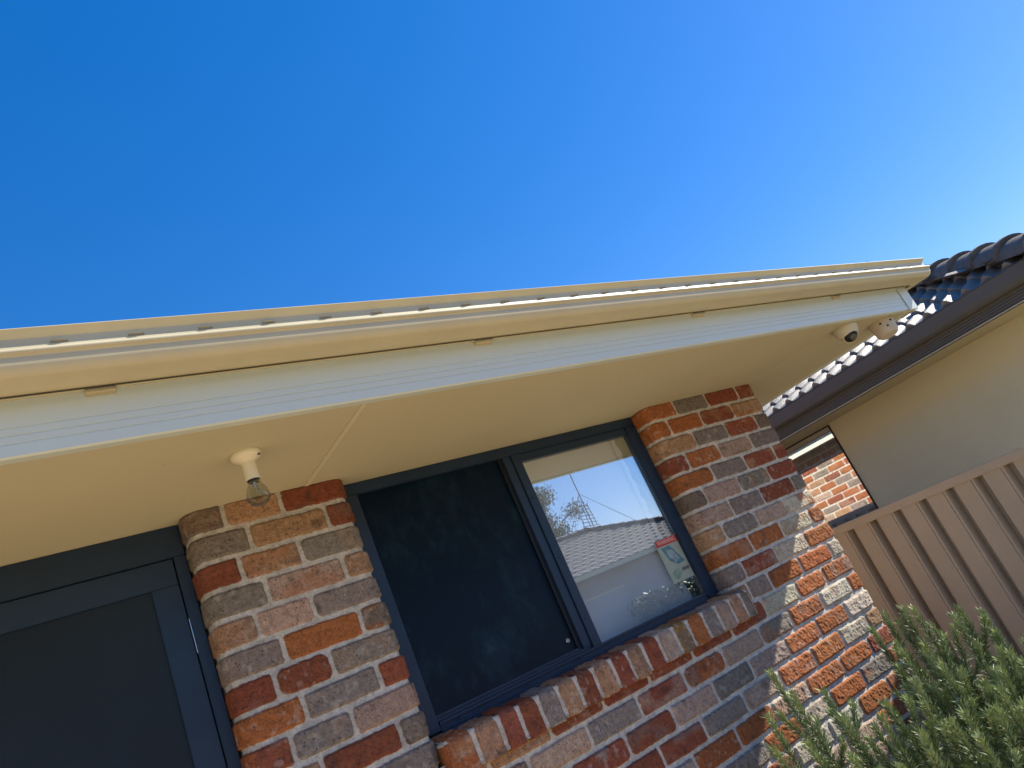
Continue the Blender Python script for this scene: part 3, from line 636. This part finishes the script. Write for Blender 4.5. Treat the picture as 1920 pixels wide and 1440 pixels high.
# ================================================================ neighbour's house
NX, NYc = 4.4, -.80
nb = empty('rendered_house', (NX, 0, GZ), 'beige rendered neighbouring house with dark gutter and grey wavy tiled hip roof behind the fence', 'house')
NW = 5.00
boxes('wall', [((NW, -.30, GZ), (NW + .12, 1.392, -.075)), ((NW, 1.392, GZ), (NW + .12, 2.35, -1.00)), ((NW, 2.35, GZ), (NW + .12, 9, -.075)), ((NW, 1.392, -.090), (NW + .12, 2.35, -.075)), ((NW + .12, -.30, GZ), (12, -.18, -.075)), ((NW + .12, 8.9, GZ), (12, 9, -.075)), ((11.9, -.18, GZ), (12, 8.9, -.075))], M['render'], nb, 0)
box('eave_lining', (NX + .02, NYc + .02, -.083), (12.4, 9.4, -.0755), M['eavelin'], nb, 0)
nf = [(-.012, -.070), (-.012, -.088), (.0, -.090), (.002, -.086)]
for r0 in (-.070, -.052, -.034, -.016): nf += [(.002, r0), (-.004, r0 + .003), (-.004, r0 + .006), (.002, r0 + .009)]
nf += [(.002, .02)]
# swept on the -x side: mirror of the eave helper
def eave_l(name, prof, mat, parent, cx, cy, x1, y1):
    V, F = sweep_grid([[(x1, cy - d, z), (cx - d, cy - d, z), (cx - d, y1, z)] for d, z in prof])
    me = npmesh(name, V, F, smooth=False); bm = bmesh.new(); bm.from_mesh(me); bmesh.ops.remove_doubles(bm, verts=bm.verts, dist=1e-6); bm.to_mesh(me); bm.free()
    return link(name, me, mat, parent)
eave_l('fascia', nf, M['slate'], nb, NX + .03, NYc + .03, 12.4, 9.4)
ng = [(-.02, .12), (-.02, .018), (.040, .010), (.052, .016), (.066, .034), (.070, .060), (.070, .128), (.076, .134), (.070, .140), (.060, .136), (.060, .04), (.04, .022), (0, .025)]
eave_l('gutter', ng, M['slate'], nb, NX + .03, NYc + .03, 12.4, 9.4)
TZ = .118
nr = tile_face('roof', (NX + .005, NYc, TZ), (0, 1, 0), (1, 0, 0), 9.5, 16, .143, .24, PT, .046, .024, lambda u, v: v < u + .02, M['tile_grey'], nb)
tile_face('front_roof', (11.4, NYc, TZ), (-1, 0, 0), (0, 1, 0), 7.0, 12, .286, .33, PT, .030, .017, lambda u, v: v < (7.0 - u) + .02, M['tile_grey'], nr, 6)
caps('hip_cap', (NX - .09, NYc - .09, TZ + .015), (NX + 3.6, NYc + 3.6, TZ + 3.6 * .404 + .045), .125, .32, M['cap_grey'], nr, .85)
V = [(NX, NYc, TZ - .02), (11.4, NYc, TZ - .02), (11.4, NYc + 3.6, TZ + 1.43), (NX + 3.6, NYc + 3.6, TZ + 1.43), (NX, 8.8, TZ - .02), (NX + 3.6, 8.8, TZ + 1.43)]
link('roof_sarking', npmesh('roof_sarking', V, [(0, 1, 2, 3), (0, 3, 5, 4)], smooth=False), M['room'], nr)
# its window, mirror-like, showing the sunlit side of the brick house
nwf = boxes('window_frame', [((NW - .012, 1.398, -.102), (NW + .03, 2.345, -.091)), ((NW - .012, 1.392, -.995), (NW + .03, 1.404, -.091)), ((NW - .012, 2.336, -.995), (NW + .03, 2.35, -.102)), ((NW - .012, 1.404, -1.0), (NW + .03, 2.336, -.985))], M['navy_dark'], nb, .001)
box('window_glass', (NW + .002, 1.405, -.984), (NW + .006, 2.335, -.103), M['glass_nb'], nwf, 0)
box('haze_panel', (NW + .03, 1.405, -.984), (NW + .04, 2.335, -.103), M['blind'], nwf, 0)  # pale sheet added behind the glass to haze its reflection

# ================================================================ rosemary
rg = np.random.RandomState(12)
def needles(bases, dirs, length, width, cols, rg):
    n = len(bases); b = bases; d = dirs / np.linalg.norm(dirs, axis=1, keepdims=True)
    r = rg.randn(n, 3); s = np.cross(d, r); s /= np.linalg.norm(s, axis=1, keepdims=True) + 1e-9
    L = length * (0.6 + rg.rand(n, 1) * .6); W = width * (0.7 + rg.rand(n, 1) * .6)
    bend = np.cross(s, d) * L * (rg.rand(n, 1) * .3 - .05)
    V = np.stack([b - s * W * .25, b + s * W * .25, b + d * L * .55 + s * W * .5 + bend * .5, b + d * L * .55 - s * W * .5 + bend * .5, b + d * L + s * W * .12 + bend * 1.4, b + d * L - s * W * .12 + bend * 1.4], 1).reshape(-1, 3)
    k = np.arange(n)[:, None] * 6
    F = np.concatenate([k + np.array([[0, 1, 2, 3]]), k + np.array([[3, 2, 4, 5]])])
    return V, F, np.repeat(cols, 6, axis=0)
def twig_path(tip, base, rg, n=24, bow=.1):
    t = np.linspace(0, 1, n)[:, None]; tip = np.array(tip, float); base = np.array(base, float)
    mid = (tip + base) / 2 + np.array([(base[0] - tip[0]) * -.25, (base[1] - tip[1]) * -.25, 0]) + rg.randn(3) * bow * [1, .6, .4]
    p = (1 - t) ** 2 * base + 2 * t * (1 - t) * mid + t ** 2 * tip
    return p + np.cumsum(rg.randn(n, 3) * .0022, axis=0)
bush = empty('rosemary_bush', (1.6, -.5, GZ), 'tall rosemary bush with upright needle-leaved stems in front of the brick corner and the fence', 'bush')
tips = [(1.81, -0.42, -1.175), (1.709, -0.5, -1.189), (1.799, -0.3, -1.198), (1.623, -0.36, -1.207), (1.536, -0.46, -1.232), (1.139, -0.24, -1.169), (1.013, -0.34, -1.21), (1.249, -0.3, -1.292), (1.12, -0.42, -1.345),
        (2.098, -0.42, -1.285), (1.837, -0.52, -1.269), (2.148, -0.48, -1.348), (2.217, -0.38, -1.384), (2.123, -0.5, -1.415), (2.283, -0.44, -1.58), (1.982, -0.56, -1.547), (0.884, -0.36, -1.252), (0.759, -0.46, -1.284), (1.285, -0.5, -1.363),
        (1.085, -0.6, -1.35), (1.219, -0.4, -1.462), (1.56, -0.55, -1.3), (1.516, -0.5, -1.263), (1.464, -0.62, -1.346), (1.319, -0.58, -1.337), (1.673, -0.6, -1.477), (1.602, -0.66, -1.551), (1.319, -0.66, -1.454), (1.12, -0.66, -1.438),
        (1.297, -0.7, -1.549), (1.476, -0.7, -1.625), (1.004, -0.5, -1.433), (0.92, -0.42, -1.355), (1.75, -0.38, -1.213), (1.811, -0.46, -1.276), (1.945, -0.55, -1.47)]
for i in range(40):
    x = .95 + 1.35 * rg.rand(); yb = -.25 - .50 * rg.rand(); top = -1.42 - .25 * rg.rand() - .15 * abs(x - 1.7)
    tips.append((x, yb, top))
NB = []; ND = []; NC = []
wood = bmesh.new()
def dress(path, L, r, full):
    seg = np.diff(path, axis=0); ln = np.linalg.norm(seg, axis=1); cum = np.concatenate([[0], np.cumsum(ln)]); tot = cum[-1]
    st = np.arange(max(0, tot - full), tot, .0046)
    for s in st:
        i = min(np.searchsorted(cum, s) - 1, len(seg) - 1); i = max(i, 0); t = (s - cum[i]) / (ln[i] + 1e-9); p = path[i] + seg[i] * t; ax_ = seg[i] / ln[i]
        taper = min(1, .45 + (tot - s) / .06)
        u = np.cross(ax_, [0.3, .9, .1]); u /= np.linalg.norm(u); v = np.cross(ax_, u); k = 6; a0 = rg.rand() * 6.3; k = 7
        for j in range(k):
            a = a0 + 6.283 * j / k + rg.randn() * .15; dd = ax_ * (.75 + rg.rand() * .6 - (.4 if tot - s > .12 else 0)) + (u * np.cos(a) + v * np.sin(a)) * (.8)
            NB.append(p); ND.append(dd * taper)
            g = rg.rand(); young = max(0, 1 - (tot - s) / .10)
            c = np.array([.105, .145, .045]) * (1 - young) + np.array([.36, .43, .15]) * young
            c = c * (.65 + .7 * g); 
            if rg.rand() < .20: c = np.array([.30, .35, .20]) * (.8 + .4 * rg.rand())
            NC.append([*c, 1])
main_paths = []
for tp in tips:
    bs = (1.62 + (tp[0] - 1.62) * .6 + rg.randn() * .04 + .08, -.48 + (tp[1] + .48) * .5 + rg.randn() * .05, GZ)
    p = twig_path(tp, bs, rg, 26, .035); main_paths.append(p)
    tube(wood, [tuple(q) for q in p[::2]], [.006 * (1 - .75 * i / 12) for i in range(13)], 6)
    dress(p, .022, .002, .62)
    for _ in range(4):
        i0 = rg.randint(12, 22); b0 = p[i0]; ln = .08 + .12 * rg.rand(); dr = np.array([rg.randn() * .45 - .05, rg.randn() * .45, 1.0]); dr /= np.linalg.norm(dr)
        e = b0 + dr * ln; q = twig_path(e, b0, rg, 8, .01); tube(wood, [tuple(z_) for z_ in q[::2]], .0018, 5); dress(q, .02, .002, ln)
V, F, Cc = needles(np.array(NB), np.array(ND), .029, .0030, np.array(NC), rg)
link('foliage', npmesh('foliage', V, F, Cc, smooth=False), M['rosemary'], bush)
link('stems', bm_mesh('stems', wood), M['wood'], bush)

# ================================================================ ground
def sheet(name, x0, y0, x1, y1, z, mat, kind='structure'):
    o = link(name, npmesh(name, [(x0, y0, z), (x1, y0, z), (x1, y1, z), (x0, y1, z)], [(0, 1, 2, 3)], smooth=False), mat); tag(o, kind=kind); return o
sheet('ground', -250, -250, 250, 250, GZ - .008, M['ground'])
sheet('paving', -7, -7.5, 3.1, 0.3, GZ, M['paving'])
sheet('road', -200, -10.2, 200, -7.6, GZ - .004, M['road'])

# ================================================================ across the street (seen mirrored in the glass)
oh = empty('street_house', (10, -16, GZ), 'low house with grey brown tiled hip roof across the street', 'house')
box('wall', (-1, -18.8, GZ), (17.0, -12.5, .16), M['farwall'], oh, 0)
OP = math.atan(.4)
orf = tile_face('roof', (17.4, -12.0, .25), (-1, 0, 0), (0, -1, 0), 19, 12, .30, .33, OP, .03, .018, lambda u, v: v < u + .1 and v < 3.6, M['tile_far'], oh, 6)
tile_face('roof_end', (17.4, -19.0, .25), (0, 1, 0), (-1, 0, 0), 7.0, 12, .30, .33, OP, .03, .018, lambda u, v: v < (7.0 - u) + .1 and v < u + .1, M['tile_far'], orf, 6)
caps('ridge_cap', (13.9, -15.5, 1.67), (-1.5, -15.5, 1.67), .14, .36, M['tile_far'], orf)
caps('hip_cap', (17.4, -12, .27), (13.9, -15.5, 1.67), .14, .36, M['tile_far'], orf)
V = [(-1.6, -12, .23), (17.4, -12, .23), (13.9, -15.5, 1.63), (-1.6, -15.5, 1.63), (17.4, -19, .23), (-1.6, -19, .23)]
link('roof_sarking', npmesh('roof_sarking', V, [(0, 1, 2, 3), (1, 4, 2, 2), (3, 2, 4, 5)][:1] + [(3, 2, 4, 5)], smooth=False), M['room'], orf)
box('gutter', (-1.6, -11.97, .13), (17.5, -11.85, .24), M['cream'], oh, .01)
for x0_ in (1.5, 5.0):
    wf = box('window', (x0_, -12.52, -1.2), (x0_ + 2.2, -12.46, -.15), M['cream'], oh, .01); box('pane', (x0_ + .1, -12.455, -1.1), (x0_ + 2.1, -12.45, -.25), M['navy'], wf, 0)
# aerial on the ridge
an = empty('roof_aerial', (14.2, -15.5, 1.75), 'tall lattice television aerial with guy wires on the ridge across the street', 'aerial')
bm = bmesh.new(); tube(bm, [(14.25, -15.5, 1.70), (14.25, -15.5, 3.55)], .018, 8); link('mast', bm_mesh('mast', bm), M['galv'], an)
bm = bmesh.new()
for p_ in ((13.26, -15.5, 1.68), (15.05, -14.4, 1.25), (14.25, -17.5, .9)): tube(bm, [(14.25, -15.5, 2.85), p_], .008, 5)
link('guy_wire', bm_mesh('guy_wire', bm), M['galv'], an)
bm = bmesh.new()
for i in range(7):
    z_ = 1.78 + i * .11; ww = .42 - .035 * i; tube(bm, [(14.25 - ww, -15.5, z_ + .05), (14.25 + ww * .6, -15.5, z_ - .03)], .012, 5)
for sx_ in (-.36, -.12, .16): tube(bm, [(14.25 + sx_, -15.5, 1.75), (14.25 + sx_ * .8, -15.5, 2.5)], .012, 5)
link('lattice', bm_mesh('lattice', bm), M['galv'], an)
# gum tree behind it
tr = empty('gum_tree', (17.6, -22, GZ), 'loose crowned gum tree standing behind the house across the street', 'tree')
bm = bmesh.new(); tube(bm, [(17.6, -22, GZ), (17.5, -22, .5), (17.7, -22, 2.4), (17.6, -22, 4.0)], [.22, .17, .10, .03], 10)
clumps = []
for i in range(26):
    a = rg.rand() * 6.28; z_ = 1.8 + 2.9 * rg.rand(); rr = 1.25 * rg.rand() ** .5 * (1.1 - abs(z_ - 3.2) / 2.6)
    c_ = np.array([17.55 + rr * math.cos(a), -22 + rr * math.sin(a), z_]); clumps.append(c_)
    tube(bm, [(17.62, -22, z_ - .7), tuple((c_ + np.array([17.62, -22, z_ - .4])) / 2), tuple(c_)], [.05, .03, .01], 6)
link('trunk', bm_mesh('trunk', bm), M['trunk'], tr)
B_ = []; D_ = []; C_ = []
for c_ in clumps:
    n = 420; B_.append(c_ + rg.randn(n, 3) * [.24, .24, .20]); D_.append(rg.randn(n, 3) + [0, 0, -.8]); C_.append(np.concatenate([np.array([[.06, .085, .035]]) * (.6 + .8 * rg.rand(n, 1)), np.ones((n, 1))], 1))
V, F, Cc = needles(np.concatenate(B_), np.concatenate(D_), .13, .035, np.concatenate(C_), rg)
link('crown', npmesh('crown', V, F, Cc, smooth=False), M['leaf'], tr)
# low front fence and hedge across the street
ff = empty('front_fence', (6, -11.2, GZ), 'low pale front fence across the street', 'fence')
boxes('fence_panel', [((-2, -11.23, GZ), (10.6, -11.17, -.38))], M['farwall'], ff, .01)
boxes('fence_rail', [((-2, -11.26, -.3795), (10.65, -11.14, -.34))], M['cream'], ff, .005)
hb = []; 
n = 9000; P_ = np.stack([10.2 + 3.5 * rg.rand(n), -10.9 + .5 * rg.rand(n), GZ + 1.62 * rg.rand(n) ** .6], 1); P_[:, 2] += .12 * vn(P_[:, 0], P_[:, 1], 1.5, 3)
V, F, Cc = needles(P_, rg.randn(n, 3), .09, .05, np.concatenate([np.array([[.07, .11, .05]]) * (.5 + rg.rand(n, 1)), np.ones((n, 1))], 1), rg)
tag(link('hedge', npmesh('hedge', V, F, Cc, smooth=False), M['leaf']), 'small leafed clipped hedge across the street', 'hedge')
